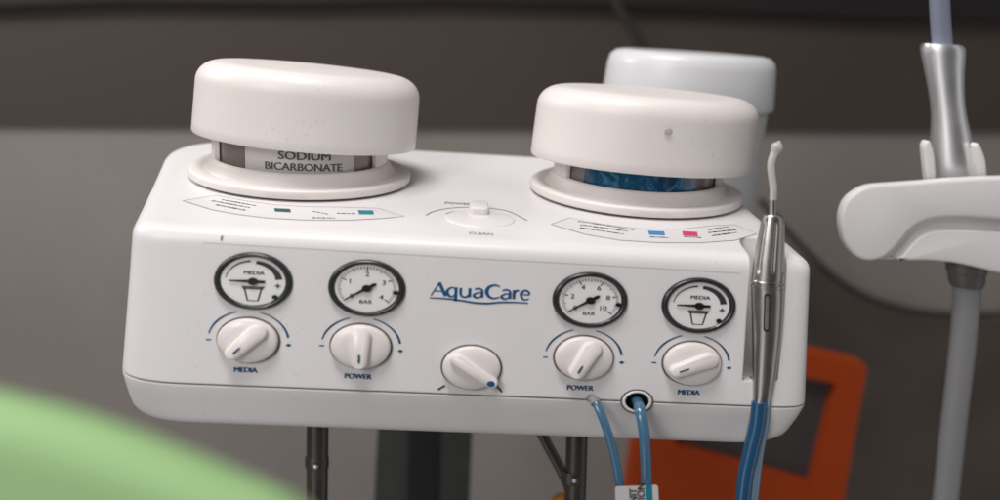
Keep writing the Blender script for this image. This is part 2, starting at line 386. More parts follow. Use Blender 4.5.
# ------------------------------------------------------------------ dials
def arc(r, d0, d1, n=24): return [(r*math.cos(math.radians(d0+(d1-d0)*k/n)), r*math.sin(math.radians(d0+(d1-d0)*k/n))) for k in range(n+1)]
def dial(px, py, kind):
    u0, v0 = uv(px, py); R = 27.9; f = pf(u0, v0)
    bm = bmesh.new(); C = pan(u0, v0)
    lathe(bm, C, PX, PV, PN, [(R, 0), (R, 3.0), (R-.8, 4.2), (R-2.0, 4.6), (R-3.4, 4.0), (R-4.6, 1.6)], 80, False, False)
    g = obj('dial_gauge', bm, m_bezel, con)
    bm = bmesh.new(); lathe(bm, C, PX, PV, PN, [(R+.5, 0.05), (R+.3, 1.2), (R-.2, 1.4)], 80, False, False); obj('rim', bm, m_black, g)
    bm = bmesh.new(); disc2(bm, 0, 0, R-4.4, f, 1.5, 64); obj('dial_face', bm, m_dial, g)
    bm = bmesh.new(); h = 1.75; rf = R-5.0
    if kind == 'media':
        stroke(bm, arc(rf*.86, 172, 96), [0.6+1.1*k/24 for k in range(25)], f, h)
        stroke(bm, arc(rf*.82, 84, 8), [3.2+1.9*k/24 for k in range(25)], f, h)
        text(bm, 'MEDIA', 5.2, f, 0.5, 8.2, h, bold=0.035, wide=.98)
        stroke(bm, [(rf*.78-2.2, -3.6), (rf*.78+2.2, -3.6)], 1.2, f, h); stroke(bm, [(rf*.78, -5.8), (rf*.78, -1.4)], 1.2, f, h+.05)
        for P in ([(-6.2, -6.3), (-3.8, -19), (3.8, -19), (6.2, -6.3)], [(-8.2, -5.6), (8.2, -5.6)], [(-7.4, -7.2), (7.4, -7.2)]):
            stroke(bm, P, 1.3, f, h)
        mk = obj('dial_print', bm, m_ink, g)
        bm = bmesh.new(); poly2(bm, [(-17, -.8), (-17, .5), (-2, 1.5), (8.6, 1.3), (8.6, -1.5), (-2, -1.4)], f, 2.6, 3.1)
        for a in (0,): disc = [(3.6*math.cos(2*math.pi*k/24), 3.6*math.sin(2*math.pi*k/24)) for k in range(24)]
        poly2(bm, disc, f, 2.2, 4.0); obj('needle', bm, m_black, g)
    else:
        n = 40
        for k in range(n+1):
            a = math.radians(218-256*k/n); big = k % 10 == 0 if kind == 'four' else k % 8 == 0; mid = k % 5 == 0 if kind == 'four' else k % 4 == 0
            r0 = rf*(.74 if big else .80 if mid else .84)
            stroke(bm, [(r0*math.cos(a), r0*math.sin(a)), (rf*.94*math.cos(a), rf*.94*math.sin(a))], .95 if big else .6, f, h)
        nums = ['0', '1', '2', '3', '4'] if kind == 'four' else ['0', '2', '4', '6', '8', '10']
        for k, s in enumerate(nums):
            a = math.radians(218-256*k/(len(nums)-1)); r = rf*(.60 if len(s) == 1 else .54)
            text(bm, s, 6.6, f, r*math.cos(a), r*math.sin(a), h, bold=0.015)
        text(bm, 'BAR', 5.2, f, -0.5, -13.6, h, bold=0.02)
        obj('dial_print', bm, m_ink, g)
        a = math.radians(217); c, s = math.cos(a), math.sin(a)
        bm = bmesh.new(); q = lambda x, y: (x*c-y*s, x*s+y*c)
        poly2(bm, [q(20, .35), q(3, 1.3), q(-7, 1.5), q(-9, 0), q(-7, -1.5), q(3, -1.3), q(20, -.35)], f, 2.6, 3.1)
        poly2(bm, [(3.5*math.cos(2*math.pi*k/24), 3.5*math.sin(2*math.pi*k/24)) for k in range(24)], f, 2.2, 4.0); obj('needle', bm, m_black, g)
    # locating tab on the bezel
    ta = math.radians(-42 if kind == 'media' else -8)
    bm = bmesh.new(); poly2(bm, [((R-6.4)*math.cos(ta)+2.1*math.cos(2*math.pi*k/16), (R-6.4)*math.sin(ta)+2.1*math.sin(2*math.pi*k/16)) for k in range(16)], f, 1.6, 3); obj('bezel_tab', bm, m_black, g)
    return g
GP = [(253.5, 281, 'media'), (367, 288, 'four'), (590, 300, 'ten'), (698.5, 305.5, 'media')]
gd = [dial(*g) for g in GP]
for g, l in zip(gd, ('media dial nearest the left end', 'pressure dial numbered 0 to 4', 'pressure dial numbered 0 to 10', 'media dial beside the steel handpiece')): g['label'] = l

# ------------------------------------------------------------------ knobs
def knob(px, py, deg, r=22.4, mark=None, dot=False, scale=True, txt=None, tx=None):
    u0, v0 = uv(px, py); f = pf(u0, v0); C = pan(u0, v0)
    bm = bmesh.new(); lathe(bm, C, PX, PV, PN, [(r+.9, 0.15), (r+.9, .5), (r-1.5, .55)], 72, False, False); ring = bm
    bm = bmesh.new(); lathe(bm, C, PX, PV, PN, [(r-.6, 0), (r-.6, 5), (r-1.1, 6.2), (r-2.4, 7.2), (r*.6, 8.4), (r*.3, 9), (0.2, 9.1)], 72, True, True)
    k = obj('control_knob', bm, m_knob, con)
    obj('knob_gap_shade', ring, m_shade_mark, k)  # dark ring painting the thin gap shadow around the knob
    a = math.radians(deg); c, s = math.cos(a), math.sin(a); q = lambda x, y: (x*c-y*s, x*s+y*c)
    # grip fin: lens of constant width along local x, pointer end at +x
    L0, L1, wd = -(r-2.5), (r-2.2 if not dot else r+2.0), (8.0 if not dot else 6.2)
    bm = bmesh.new(); rs = []
    def foot(g, w_):
        pts = []
        for t in range(9): th = math.pi/2+math.pi*t/8; pts.append((L0+w_*1.1+w_*1.1*math.cos(th)-g*0, w_*math.sin(th)))
        for t in range(9): th = -math.pi/2+math.pi*t/8; pts.append((L1-w_*.8+w_*.8*math.cos(th), w_*.82*math.sin(th)))
        return pts
    for hh, w_, tr in ((5.5, wd+1.2, 0), (8.5, wd+.3, 0), (13.2, wd-.6, 0), (14.6, wd-1.3, .4), (15.3, wd-2.8, 1.2)):
        ring_ = []
        for x, y in foot(0, w_):
            xx = x*(1-.03*tr); hz = hh-(0 if x > 0 else (x/L0)**2*3.5*(hh > 9))
            aa, bb = q(xx, y); ring_.append(f(aa, bb, hz))
        rs.append(ring_)
    rings(bm, rs); obj('grip', bm, m_knob, k)
    bm = bmesh.new()
    if dot: disc2(bm, *q(r-3.2, 0), 3.0, f, 15.8)
    else:
        stroke(bm, [q(r*.60, 0), q(r*.24, 0)], 1.6, f, 15.7)
    obj('pointer_mark', bm, mark or m_navy, k)
    if scale:
        bm = bmesh.new(); rr = r+6.6
        stroke(bm, arc(rr, 170, 108), [0.9+.8*math.sin(math.pi*k_/24) for k_ in range(25)], f)
        stroke(bm, arc(rr, 74, 8), [0.9+1.0*k_/24 for k_ in range(25)], f)
        stroke(bm, [(-rr-1.6, -1.2), (-rr+2.0, -1.2)], 1.3, f)
        disc2(bm, rr+.2, -3.4, 1.5, f, .25); stroke(bm, [(rr-1.8, -3.4), (rr+2.2, -3.4)], .9, f, .3)
        obj('knob_scale_arc', bm, m_navy, con)
        bm = bmesh.new(); tu, tv = uv(*tx)
        text(bm, txt, 7.2, pf(tu, tv), 0, 0, .3, bold=0.05, wide=.80); obj('knob_caption', bm, m_navy, con)
    else:
        bm = bmesh.new(); g = lambda a_, b_, h: pan(a_, b_, h)
        stroke(bm, [uv(438, 389.5), uv(445, 385.5)], 2.0, g, .3); obj('stop_mark', bm, m_ink, con)
        bm = bmesh.new(); stroke(bm, [uv(497, 386), uv(502, 392)], 2.0, g, .3); obj('stop_mark', bm, m_ink, con)
    return k
K = [knob(248.5, 340, 232, mark=m_navy, txt='MEDIA', tx=(245.5, 370)), knob(361, 346, 270, mark=m_green, txt='POWER', tx=(358, 376.5)),
     knob(471.5, 367, 320, r=22.2, mark=m_brandblue, dot=True, scale=False),
     knob(583.5, 357.5, 247, mark=m_navy, txt='POWER', tx=(580, 388)), knob(691.5, 363, 207, mark=m_navy, txt='MEDIA', tx=(688.5, 392.5))]
for k, l in zip(K, ('media knob turned steeply, nearest the left end', 'power knob with upright grip and green mark', 'central knob with a blue dot at its pointer end', 'power knob with slightly leaning grip', 'media knob with nearly level grip')): k['label'] = l

# ------------------------------------------------------------------ front lettering: broad and fine strokes
def lettering():
    u0, v0 = uv(430.5, 295.4); u1, v1 = uv(530, 299.8)
    H = 13.2; Wd = (u1-u0)
    bm = bmesh.new(); f = lambda a, b, h: pan(u0+a*Wd, v0+b*H, h)
    def st(pts, w_):
        P = [(v.x, v.y) for v in spline([(x, y, 0) for x, y in pts], 6)] if len(pts) > 2 else pts
        n = len(P)
        ws = w_ if not isinstance(w_, tuple) else None
        # draw in unit coordinates with isotropic width
        Q = [(x*Wd/S, y*H+(v1-v0)*x) for x, y in P]; w_ = tuple(q_*1.12 for q_ in w_) if isinstance(w_, tuple) else w_*1.12
        ww = [(w_[0]+(w_[1]-w_[0])*(1-abs(2*k/(n-1)-1))) for k in range(n)] if isinstance(w_, tuple) else w_
        stroke(bm, Q, ww, lambda a, b, h: pan(u0+a*S, v0+b, h), .3)
    # A
    st([(.005, 0), (.085, 1.0)], 1.0); st([(.082, 1.02), (.150, 0)], 2.3); st([(.035, .36), (.125, .36)], 1.0)
    # q
    st([(.250, .58), (.212, .68), (.172, .50), (.166, .28), (.188, .02), (.222, .0), (.250, .16)], (1.0, 2.2)); st([(.252, .70), (.252, -.36)], 2.1)
    # u
    st([(.300, .68), (.300, .20), (.328, -.01), (.362, .02), (.388, .16)], (1.9, 1.6)); st([(.390, .68), (.390, 0)], 2.1)
    # a
    def low_a(x):
        st([(x+.008, .60), (x+.045, .69), (x+.082, .58), (x+.085, .38)], (1.4, 1.7)); st([(x+.085, .45), (x+.085, 0)], 2.1)
        st([(x+.085, .40), (x+.03, .33), (x+.0, .15), (x+.025, -.01), (x+.06, .02), (x+.085, .14)], (1.0, 2.0))
    low_a(.430)
    # C
    st([(.690, .90), (.640, 1.0), (.585, .86), (.560, .52), (.578, .16), (.630, -.02), (.692, .10)], (1.1, 2.7))
    low_a(.710)
    st([(.835, .68), (.835, 0)], 2.1); st([(.838, .46), (.858, .64), (.886, .66)], (1.3, 1.8))
    st([(.908, .38), (.984, .38), (.980, .60), (.945, .69), (.912, .52), (.906, .28), (.930, .02), (.962, -.01), (.988, .08)], (1.1, 2.0))
    o = obj('front_lettering', bm, m_brandblue, con, smooth=False); o['label'] = 'dark blue lettering at the middle of the panel'
    bm = bmesh.new(); P = [uv(x, y) for x, y in ((429.5, 297.8), (445, 298.6), (460, 300.4), (475, 302.8), (488, 303.4), (500, 302.4), (515, 302.4), (528, 303.2))]
    P = [(v.x, v.y) for v in spline([(a, b, 0) for a, b in P], 6)]; n = len(P)
    stroke(bm, P, [1.2+.8*math.sin(math.pi*k/n) for k in range(n)], lambda a, b, h: pan(a, b, h), .3); obj('lettering_underline', bm, m_brandblue, con)
lettering()

# ------------------------------------------------------------------ jars
JARS = []
def tp(x, y): P = ont(x, y); return P.x, (P-RIDGE).dot(TY)
def tpt(a, b, h): return Vector((a, 0, 0))+Vector((0, RIDGE.y, RIDGE.z))+TY*b+TN*h
def jar(cx, cy, hw, capbot, captop, hwc, hwt, lip, blue):
    C0 = ont(cx, cy, 3); dist = (C0-CAM).dot(Fv); R = hw*dist/F_PX/S
    Ri = R*.765; Cb = C0-TN*3
    bm = bmesh.new()
    lathe(bm, Cb, PX, TY, TN, [(R-5, 0.2), (R-4.5, 2.4), (R-1, 3.0), (R, 4.2), (R, 10), (R-.6, 11.6), (R-2, 12.6), (R-5, 12.8), (R-9, 12.0), (R-13, 12.6), (Ri+6.5, 17), (Ri+4, 23.5), (Ri+2.6, 25.6), (Ri+1, 26.2), (Ri-.4, 25), (Ri-1, 2)], 120, False, False)
    col = obj('jar_collar', bm, m_cap, con)
    bm = bmesh.new(); lathe(bm, Cb, PX, TY, TN, [(R-4, 0.1), (R-4.5, 2.5)], 96, False, False); obj('foot_shade', bm, m_shade_mark, col)  # dark band painting the shadow line under the collar
    # vertical body inside
    Z = Vector((0, 0, 1)); Y = Vector((0, 1, 0))
    zt = ony(*captop, C0.y).z; zb = ony(*capbot, C0.y).z
    Rg = Ri*.955
    bm = bmesh.new(); lathe(bm, Vector((C0.x, C0.y, 0)), PX, Y, Z, [(Rg, C0.z-14), (Rg, zb+12)], 96); jb = obj('powder_jar', bm, m_glass, con)
    # cheeks of the collar either side of the window
    bm = bmesh.new(); a = math.radians
    for (s0, s1) in ((-90+64, 270-64),):
        lathe(bm, Vector((C0.x, C0.y, 0)), PX, Y, Z, [(Ri-2, C0.z-8), (Ri+2.2, C0.z-8), (Ri+2.2, zb+10), (Ri-2, zb+10), (Ri-2, C0.z-8)], 96, False, False, a(s0), a(s1))
    bmesh.ops.holes_fill(bm, edges=[e for e in bm.edges if e.is_boundary]); obj('window_cheek', bm, m_cap, col)
    # cap
    d2 = (Vector((C0.x, C0.y, zb))-CAM).dot(Fv); Rb = hwc*d2/F_PX/S; Rt = hwt*d2/F_PX/S
    CC = Vector((C0.x, C0.y, zb)); Hh = zt-zb
    th = lip[0]; A = Vector((math.cos(th), 0, -math.sin(th)/S)); B = Y; N = Vector((S*math.sin(th), 0, math.cos(th)))
    CC = CC+PX*lip[2]
    prof = [(Rb*.80, 6), (Rb-5, 5.5), (Rb-4.2, 1.2), (Rb-2.6, .2), (Rb-.9, .9), (Rb, 3.2)]
    fr, fh = 25, 25
    for k in range(1, 6): prof.append((Rb+(Rt-Rb)*k/6, 3+(Hh-fh-3)*k/6))
    for k in range(0, 13):
        t = math.pi/2*k/12; prof.append((Rt-fr+fr*math.cos(t)**.85 if k < 12 else Rt-fr, Hh-fh+fh*math.sin(t)**.95))
    prof += [(Rt-fr-8, Hh+.8), (Rt*.4, Hh+2), (0.3, Hh+2.4)]
    bm = bmesh.new(); lathe(bm, CC, A, B, N, prof, 128, False, True)
    cp = obj('jar_cap', bm, m_cap, con)
    bm = bmesh.new(); lathe(bm, CC, A, B, N, [(Rb*.82, 7), (0.2, 7)], 64, False, False); obj('cap_underside', bm, m_shade_mark, cp)
    # label on the drum
    bm = bmesh.new()
    cyl = lambda a_, b_, h: Vector((C0.x+S*(Rg+h)*math.sin(a_/Rg), C0.y-(Rg+h)*math.cos(a_/Rg), b_))
    if blue: A0, A1 = -.86, .62
    else: A0, A1 = -.56, .80
    n = 30
    lo = [bm.verts.new(cyl(Rg*(A0+(A1-A0)*k/n), C0.z-10, .5)) for k in range(n+1)]; hi = [bm.verts.new(cyl(Rg*(A0+(A1-A0)*k/n), zb+10, .5)) for k in range(n+1)]
    for k in range(n): bm.faces.new((lo[k], lo[k+1], hi[k+1], hi[k]))
    obj('jar_label', bm, m_bluefill if blue else m_label, jb)
    return dict(C=C0, R=R, Rg=Rg, cyl=cyl, zb=zb, jb=jb, cap=cp, col=col)
J1 = jar(301, 175.3, 108.5, (305, 139.5), (310, 67.5), 109.8, 108.3, (0.055, 0.0, 5), False)
J2 = jar(635.5, 192.5, 106, (643, 162), (645, 91), 110.5, 109, (0.02, 0.0, 2), True)
for J, l in ((J1, 'clean white cap of the left jar'), (J2, 'white cap with a small grey scuff on its front')): J['cap']['label'] = l
bm = bmesh.new()
def ja(x, y):     # pixel to drum coordinates
    P = ony(x, y, J1['C'].y-J1['Rg']*.97); return math.asin(max(-1, min(1, (P.x-J1['C'].x)/S/J1['Rg'])))*J1['Rg'], P.z
a, b = ja(305, 156.5); text(bm, 'SODIUM', 12.5, J1['cyl'], a, b, 1.0, bold=.025, wide=.92)
a, b = ja(304, 167.5); text(bm, 'BICARBONATE', 11.5, J1['cyl'], a, b, 1.0, bold=.025, wide=.83)
obj('jar_lettering', bm, m_dim, J1['jb'])
bm = bmesh.new(); Pm = ony(668, 131, J2['C'].y-J2['R']*1.03); 
lathe(bm, Pm+Vector((0, -0.5, 0)), PX, Vector((0, 0, 1)), Vector((0, -1, 0)), [(3.4, 0), (3, .8), (0.2, 1.0)], 20, False, False); obj('cap_scuff', bm, m_scuff, J2['cap'])

# ------------------------------------------------------------------ prints on the top
def decal(name, outline, inner, lab):
    P = [tp(*p) for p in outline]; bm = bmesh.new()
    bm.faces.new([bm.verts.new(tpt(a, b, .25)) for a, b in P])
    d = obj(name, bm, m_decal, con); d['label'] = lab
    bm = bmesh.new(); stroke(bm, P+[P[0]], 0.9, tpt, .45); obj('border_line', bm, m_grey, d)
    for nm, ma, shapes in inner:
        for s_ in shapes:
            bm = bmesh.new()
            if len(s_) == 2:
                x = 0.0; (xa, ya), (xb, yb) = s_; L = abs(xb-xa)
                while x < L-1:
                    e = min(L, x+random.uniform(1.5, 5.5)); q = lambda d: tp(xa+(xb-xa)*d/L, ya+(yb-ya)*d/L)
                    stroke(bm, [q(x), q(e)], random.uniform(1.5, 2.9), tpt, .5); x = e+random.uniform(.5, 1.2)
            else: bm.faces.new([bm.verts.new(tpt(*tp(*p), .5)) for p in s_])
            obj(nm, bm, ma, d)
def quadpx(x0, x1, y0, y1, sl=.05): return [(x0, y0), (x1, y0+(x1-x0)*sl), (x1+1, y1+(x1-x0)*sl), (x0+1, y1)]
decal('info_decal', [(183, 201), (216, 195.5), (245, 201), (275, 205), (310, 207), (345, 207.5), (378, 208.5), (404, 216.5), (385, 218.5), (350, 220.5), (310, 220.5), (270, 218.5), (240, 215), (212, 210)],
      [('print_line', m_ink, [((222, 200), (256, 206)), ((212, 201), (250, 208)), ((216, 205), (245, 210.5)), ((313, 211.5), (328, 214.5)), ((312, 218), (336, 218.5)), ((337, 213.5), (355, 214))]),
       ('green_square', m_green, [quadpx(274, 290, 208.5, 211.8)]), ('teal_square', m_teal, [quadpx(358, 373, 210.5, 214.5, .02)])],
      'curved print strip with green and teal squares')
decal('info_decal', [(551, 224.5), (570, 218), (600, 224), (640, 229), (680, 229.5), (712, 226), (735, 225), (757, 234), (735, 240.5), (700, 243), (660, 243), (620, 240.5), (585, 234.5)],
      [('print_line', m_ink, [((578, 221.5), (634, 230)), ((580, 225), (628, 231.5)), ((580, 228), (624, 234.5)), ((650, 237.2), (668, 238)), ((684, 237), (702, 238)), ((708, 230), (728, 227)), ((708, 233), (736, 230)), ((712, 236), (738, 232.5))]),
       ('blue_square', m_blue, [quadpx(648, 664, 231, 235)]), ('pink_square', m_pink, [quadpx(682, 697, 231.5, 236)])],
      'curved print strip with blue and pink squares')
# power lever with its scale
bm = bmesh.new()
P = [tp(x, y) for x, y in ((426, 215.5), (433, 211.8), (445, 209), (460, 207.6), (478, 207.6), (495, 209), (510, 212), (527, 220.5))]
stroke(bm, [(v.x, v.y) for v in spline([(a, b, 0) for a, b in P], 5)], 1.8, tpt, .3)
P = [tp(x, y) for x, y in ((446, 214), (452, 211.8), (466, 210.8))]; stroke(bm, P, 1.4, tpt, .3)
P = [tp(x, y) for x, y in ((490, 211.8), (500, 213.5), (505, 217))]; stroke(bm, P, 1.4, tpt, .3)
obj('lever_scale', bm, m_grey, con)
bm = bmesh.new(); a, b = tp(458, 203.8); text(bm, 'POWER', 6.5, lambda x, y, h: tpt(a+x*S, b+y*1.6, h), 0, 0, .3, bold=.03); obj('lever_lettering', bm, m_grey, con)
bm = bmesh.new(); a2, b2 = tp(481, 234); text(bm, 'CLEAN', 6, lambda x, y, h: tpt(a2+x*S, b2+y*1.6, h), 0, 0, .3, bold=.02); obj('lever_lettering', bm, m_grey, con)
def slab(P0, wx, wy, h, r):
    def f(a, b, hh): return tpt(P0[0]+a, P0[1]+b, hh)
    rs = []
    for hh, ins in ((0, 0), (h*.8, 0), (h*.95, .25), (h, .6)):
        pts = []
        for (sx, sy) in ((1, 1), (-1, 1), (-1, -1), (1, -1)):
            for t in range(6):
                th = math.atan2(sy, sx)-math.pi/4+math.pi/2*t/5
                rr = r*(1-ins*.3); pts.append(f(sx*(wx-r-ins*r*.5)+rr*S*math.cos(th), sy*(wy-r-ins*r*.5)+rr*math.sin(th), hh))
        rs.append(pts)
    bm = bmesh.new(); rings(bm, rs); return bm
a, b = tp(478.5, 212.5); lv = obj('slide_lever', slab((a, b), 9.0, 15, 10, 4), m_cap, con)
bm = bmesh.new(); lathe(bm, tpt(*tp(480, 219), 0), PX, TY, TN, [(28, 0), (27.2, 1.2), (24, 1.8), (.2, 2.2)], 64, False, False); obj('lever_disc', bm, m_shell, con)

# ------------------------------------------------------------------ steel handpiece in its holster
hp = thing('steel_handpiece', 'slim steel handpiece with curved clear tip standing in the holster at the console right end', 'dental handpiece', onp(762, 405, 4))
HW = 1
def hpt(x, y, w_=HW): return onp(x, y, w_)
prof = [(216, 773.2, 10.3), (214.5, 773.3, 8), (222, 772.8, 11.8), (240, 771, 13.6), (262, 768.8, 15.2), (280, 767.5, 16), (283, 767.4, 14.8), (286, 767.2, 16), (300, 767.4, 16), (330, 766.8, 14.8), (350, 765.8, 13.4), (375, 764.2, 11.6), (395, 762.5, 9.8), (408, 761.5, 8.6)]
prof.sort(key=lambda q: q[0])
def hp_rings(sub, dr=0, flute=None, n=96):
    rs = []
    for y, x, hw in sub:
        P = hpt(x, y); r = hw*(P-CAM).dot(Fv)/F_PX/S+dr; row = []
        for k in range(n):
            a = 2*math.pi*k/n; rr = r*(flute(a, y) if flute else 1)
            row.append(P+PX*(S*rr*math.cos(a))+PN*(rr*math.sin(a)))
        rs.append(row)
    return rs
def interp(y):
    for q0, q1 in zip(prof, prof[1:]):
        if q0[0] <= y <= q1[0]:
            t = (y-q0[0])/(q1[0]-q0[0]); return (y, q0[1]+(q1[1]-q0[1])*t, q0[2]+(q1[2]-q0[2])*t)
    return prof[-1] if y > 300 else prof[0]
def fl(a, y):
    e = max(0, min(1, (y-219)/4))*max(0, min(1, (275-y)/5))
    c = math.cos(7*(a+.25)); return 1-.10*e*max(0, (c-.55)/.45)**.6
bm = bmesh.new(); rings(bm, hp_rings([interp(214.5+k*(280-214.5)/40) for k in range(41)], 0, fl)); obj('fluted_cone', bm, m_steel, hp)
bm = bmesh.new(); rings(bm, hp_rings([(280, 767.5, 15.3), (281, 767.5, 16.2), (282.6, 767.4, 16.2), (283.3, 767.4, 14.9), (284.6, 767.3, 14.9), (285.3, 767.3, 16.4), (287.5, 767.2, 16.4), (288.3, 767.1, 15.4)])); obj('ring', bm, m_steel, hp)
bm = bmesh.new(); rings(bm, hp_rings([interp(288+k*(408-288)/24) for k in range(25)])); body = obj('barrel', bm, m_steel, hp)
bm = bmesh.new()
def slot(x, y0, y1, wd, lift=.35):
    P0, P1 = onp(x, y0, HW), onp(x-.6, y1, HW)
    rows = []
    for k in range(33):
        t = k/32; Y = y0+(y1-y0)*t; q = interp(Y); Pc = hpt(q[1], Y); r = q[2]*(Pc-CAM).dot(Fv)/F_PX/S
        xx = (onp(x-.6*t, Y, HW).x-Pc.x)/S; ww = wd*math.sqrt(max(0.02, 1-(2*t-1)**20))
        row = []
        for d in (-ww, 0, ww):
            X = max(-r*.98, min(r*.98, xx+d)); row.append(Pc+PX*X*S+PN*(math.sqrt(r*r-X*X)+lift))
        rows.append(row)
    rings(bm, rows, False, False, False)
slot(763, 292, 330, 2.3); obj('slot', bm, m_black, hp)
bm = bmesh.new(); slot(763, 294, 328, 1.3, .7); obj('slot_key', bm, m_steel, hp)
# tip
def tpx(x, y, w_=HW): return onp(x, y, w_)
bm = bmesh.new(); tube(bm, [tpx(772.8, 216), tpx(772.8, 205), tpx(773, 190)], [2.6, 2.5, 2.2], 20, S); obj('needle_tube', bm, m_steel, hp)
bm = bmesh.new(); cp_ = spline([tpx(773.2, 200), tpx(773.4, 188), tpx(771.8, 175), tpx(771.2, 164), tpx(774, 154), tpx(777.2, 147), tpx(780, 141)], 6); n = len(cp_)
rad = []
for k in range(n):
    t = k/(n-1); r = 2.8+.4*t
    if t > .68: r = 2.9+1.9*math.sin(math.pi*(t-.68)/.32)
    if t > .86: r *= 1-.75*((t-.86)/.14)**1.3
    rad.append(r)
tube(bm, cp_, rad, 20, S*.95); obj('curved_tip', bm, m_tip, hp)
# hoses leaving the handpiece
def hose(name, pts, r, m, parent=None, sx=S):
    bm = bmesh.new(); tube(bm, spline(pts, 8), r, 20, sx); return obj(name, bm, m, parent)
hose('supply_hose', [onp(759.5, 402, 7), onp(757, 425, 6), onp(750, 455, 5), onp(745, 480, 5), onp(741, 530, 5), onp(739, 640, 5)], 6.2, m_tube2, hp)
hose('clear_hose', [onp(765.5, 402, 3), onp(763.5, 425, 3), onp(759, 450, 2), onp(755, 480, 1), onp(751, 530, 1), onp(749, 640, 1)], 4.2, m_tubeclear, hp)

# ------------------------------------------------------------------ front tubes and their tag
t1 = hose('air_tube', [PC2+PN*(-12), PC2+PN*6, onp(597, 405, 16), onp(606, 427, 24), onp(613, 450, 26), onp(618, 475, 28), onp(622, 500, 28), onp(625, 540, 28)], 3.3, m_tube)
tag(t1, 'thin blue tube bending out of the small hole left of the round hose port', 'tube')
bm = bmesh.new(); tube(bm, [PC2+PN*(-4), PC2+PN*5, onp(593.5, 399.5, 10), onp(596, 404, 15.5)], [3.6, 3.6, 4.0, 3.9], 20); obj('end_sleeve', bm, m_hose, t1)
t2 = hose('air_tube', [PC+Vector((2, 0, 0))+PN*(-20), onp(638, 403, 4), onp(640.5, 412, 18), onp(644, 432, 25), onp(645.5, 455, 28), onp(646.5, 480, 28), onp(648, 540, 28)], 4.2, m_tube)
tag(t2, 'blue tube coming out of the black round hose port', 'tube')
bm = bmesh.new()
def tagf(x, y, h): return onp(x, y, 34+h)
poly2(bm, [(615, 488), (616.5, 486.2), (636, 485.8), (656, 484.8), (658, 486.5), (661, 540), (617, 541)], tagf, 0, 1.6)
tg = obj('tube_tag', bm, m_label); tag(tg, 'white paper tag with a blue stripe and tiny print wrapped round the two blue tubes', 'tag')
bm = bmesh.new(); poly2(bm, [(645.5, 485.2), (652, 485), (655, 540), (649, 540)], tagf, 1.7, 2.0); obj('blue_stripe', bm, m_teal, tg)
bm = bmesh.new()
def tgf(cx, cy): 
    return lambda a, b, h: onp(cx-b*1.2, cy-a, 36+h)
text(bm, 'TION', 9, tgf(641.5, 494), 0, 0, .4, bold=.03); text(bm, 'UNIT', 9, tgf(633.5, 499), 0, 0, .4, bold=.03); obj('tag_lettering', bm, m_ink, tg)

# ------------------------------------------------------------------ legs below the console
def post(name, pts, Y, r, lab, joint, grp):
    P = [ony(x, y, Y) for x, y in pts]; k = (P[0]-CAM).dot(Fv)/F_PX
    bm = bmesh.new(); tube(bm, P, r*k/S, 32); o = obj(name, bm, m_dark); tag(o, lab, 'post', grp)
    J = ony(*joint, Y); bm = bmesh.new(); tube(bm, [J+Vector((0, 0, 8)), J+Vector((0, 0, 6)), J-Vector((0, 0, 6)), J-Vector((0, 0, 8))], [r*k/S*1.0, r*k/S*1.1, r*k/S*1.1, r*k/S], 32); obj('collar', bm, m_dark, o)
    bm = bmesh.new(); bmesh.ops.create_icosphere(bm, subdivisions=3, radius=3.4*k/S, matrix=Matrix.Translation(J+Vector((0, -r*k/S*1.08, 0)))); obj('screw', bm, m_satin, o)
    return o
post('support_post', [(318, 400), (317.5, 440), (312, 1100)], 150, 11, 'dark metal post under the left half of the console', (317, 462), 'support posts under the console')
post('support_post', [(578, 400), (576.5, 450), (560, 1100)], 150, 11, 'dark metal post under the right half, touched by a thin slanting rod', (573, 476), 'support posts under the console')
o = hose('brace_rod', [ony(524, 400, 190), ony(545, 440, 190), ony(566, 480, 185), ony(572, 500, 175)], 5, m_dark); tag(o, 'thin dark rod slanting down to the right support post', 'rod')
bm = bmesh.new(); Pq = ony(562, 498, 230); lathe(bm, Pq-Vector((0, 0, 30)), PX, Vector((0, 1, 0)), Vector((0, 0, 1)), [(10, 0), (11, 20), (10.4, 28), (7, 34), (.3, 37)], 32); o = obj('orange_bottle_top', bm, m_capor); tag(o, 'small orange bottle top just left of the right support post, at the bottom edge', 'bottle top')
# dark two-faced pillar behind
def prism_px(name, px, Y, th, m, parent=None):
    bm = bmesh.new(); a = [ony(x, y, Y) for x, y in px]; rings(bm, [a, [p+Vector((0, th, 0)) for p in a]]); return obj(name, bm, m, parent, smooth=False)
pil = prism_px('equipment_pillar', [(380, 380), (474, 384), (462, 700), (365, 690)], 620, 120, m_pillar); tag(pil, 'blurred dark green pillar standing behind the console middle', 'pillar')
prism_px('dark_inset', [(410, 380), (440, 382), (432, 700), (402, 695)], 612, 6, m_black, pil)

# orange frame behind
YO = 900
def fr(px): return [ony(x, y, YO) for x, y in px]
outer = [(640, 318), (866, 362), (836, 520), (830, 620), (600, 620), (600, 330)]
oc = thing('orange_case', 'blurred orange-red frame around a dark grey panel behind the right end of the console', 'case', ony(740, 500, YO))
bm = bmesh.new()
a = fr([(655, 318), (867, 367), (833, 560), (620, 545)]); b = fr([(690, 352), (836, 384), (812, 484), (676, 446)])
A2 = [p+Vector((0, 60, 0)) for p in a]; B2 = [p+Vector((0, 60, 0)) for p in b]
va = [[bm.verts.new(p) for p in r] for r in (a, b, B2, A2)]
for r0, r1 in zip(va, va[1:]+va[:1]):
    for i in range(4): bm.faces.new((r0[i], r0[(i+1) % 4], r1[(i+1) % 4], r1[i]))
obj('frame', bm, m_orange, oc, smooth=False)
bm = bmesh.new(); p_ = [q+Vector((0, 25, 0)) for q in fr([(686, 348), (840, 380), (816, 490), (672, 452)])]; rings(bm, [p_, [q+Vector((0, 8, 0)) for q in p_]]); obj('inner_panel', bm, m_window, oc, smooth=False)

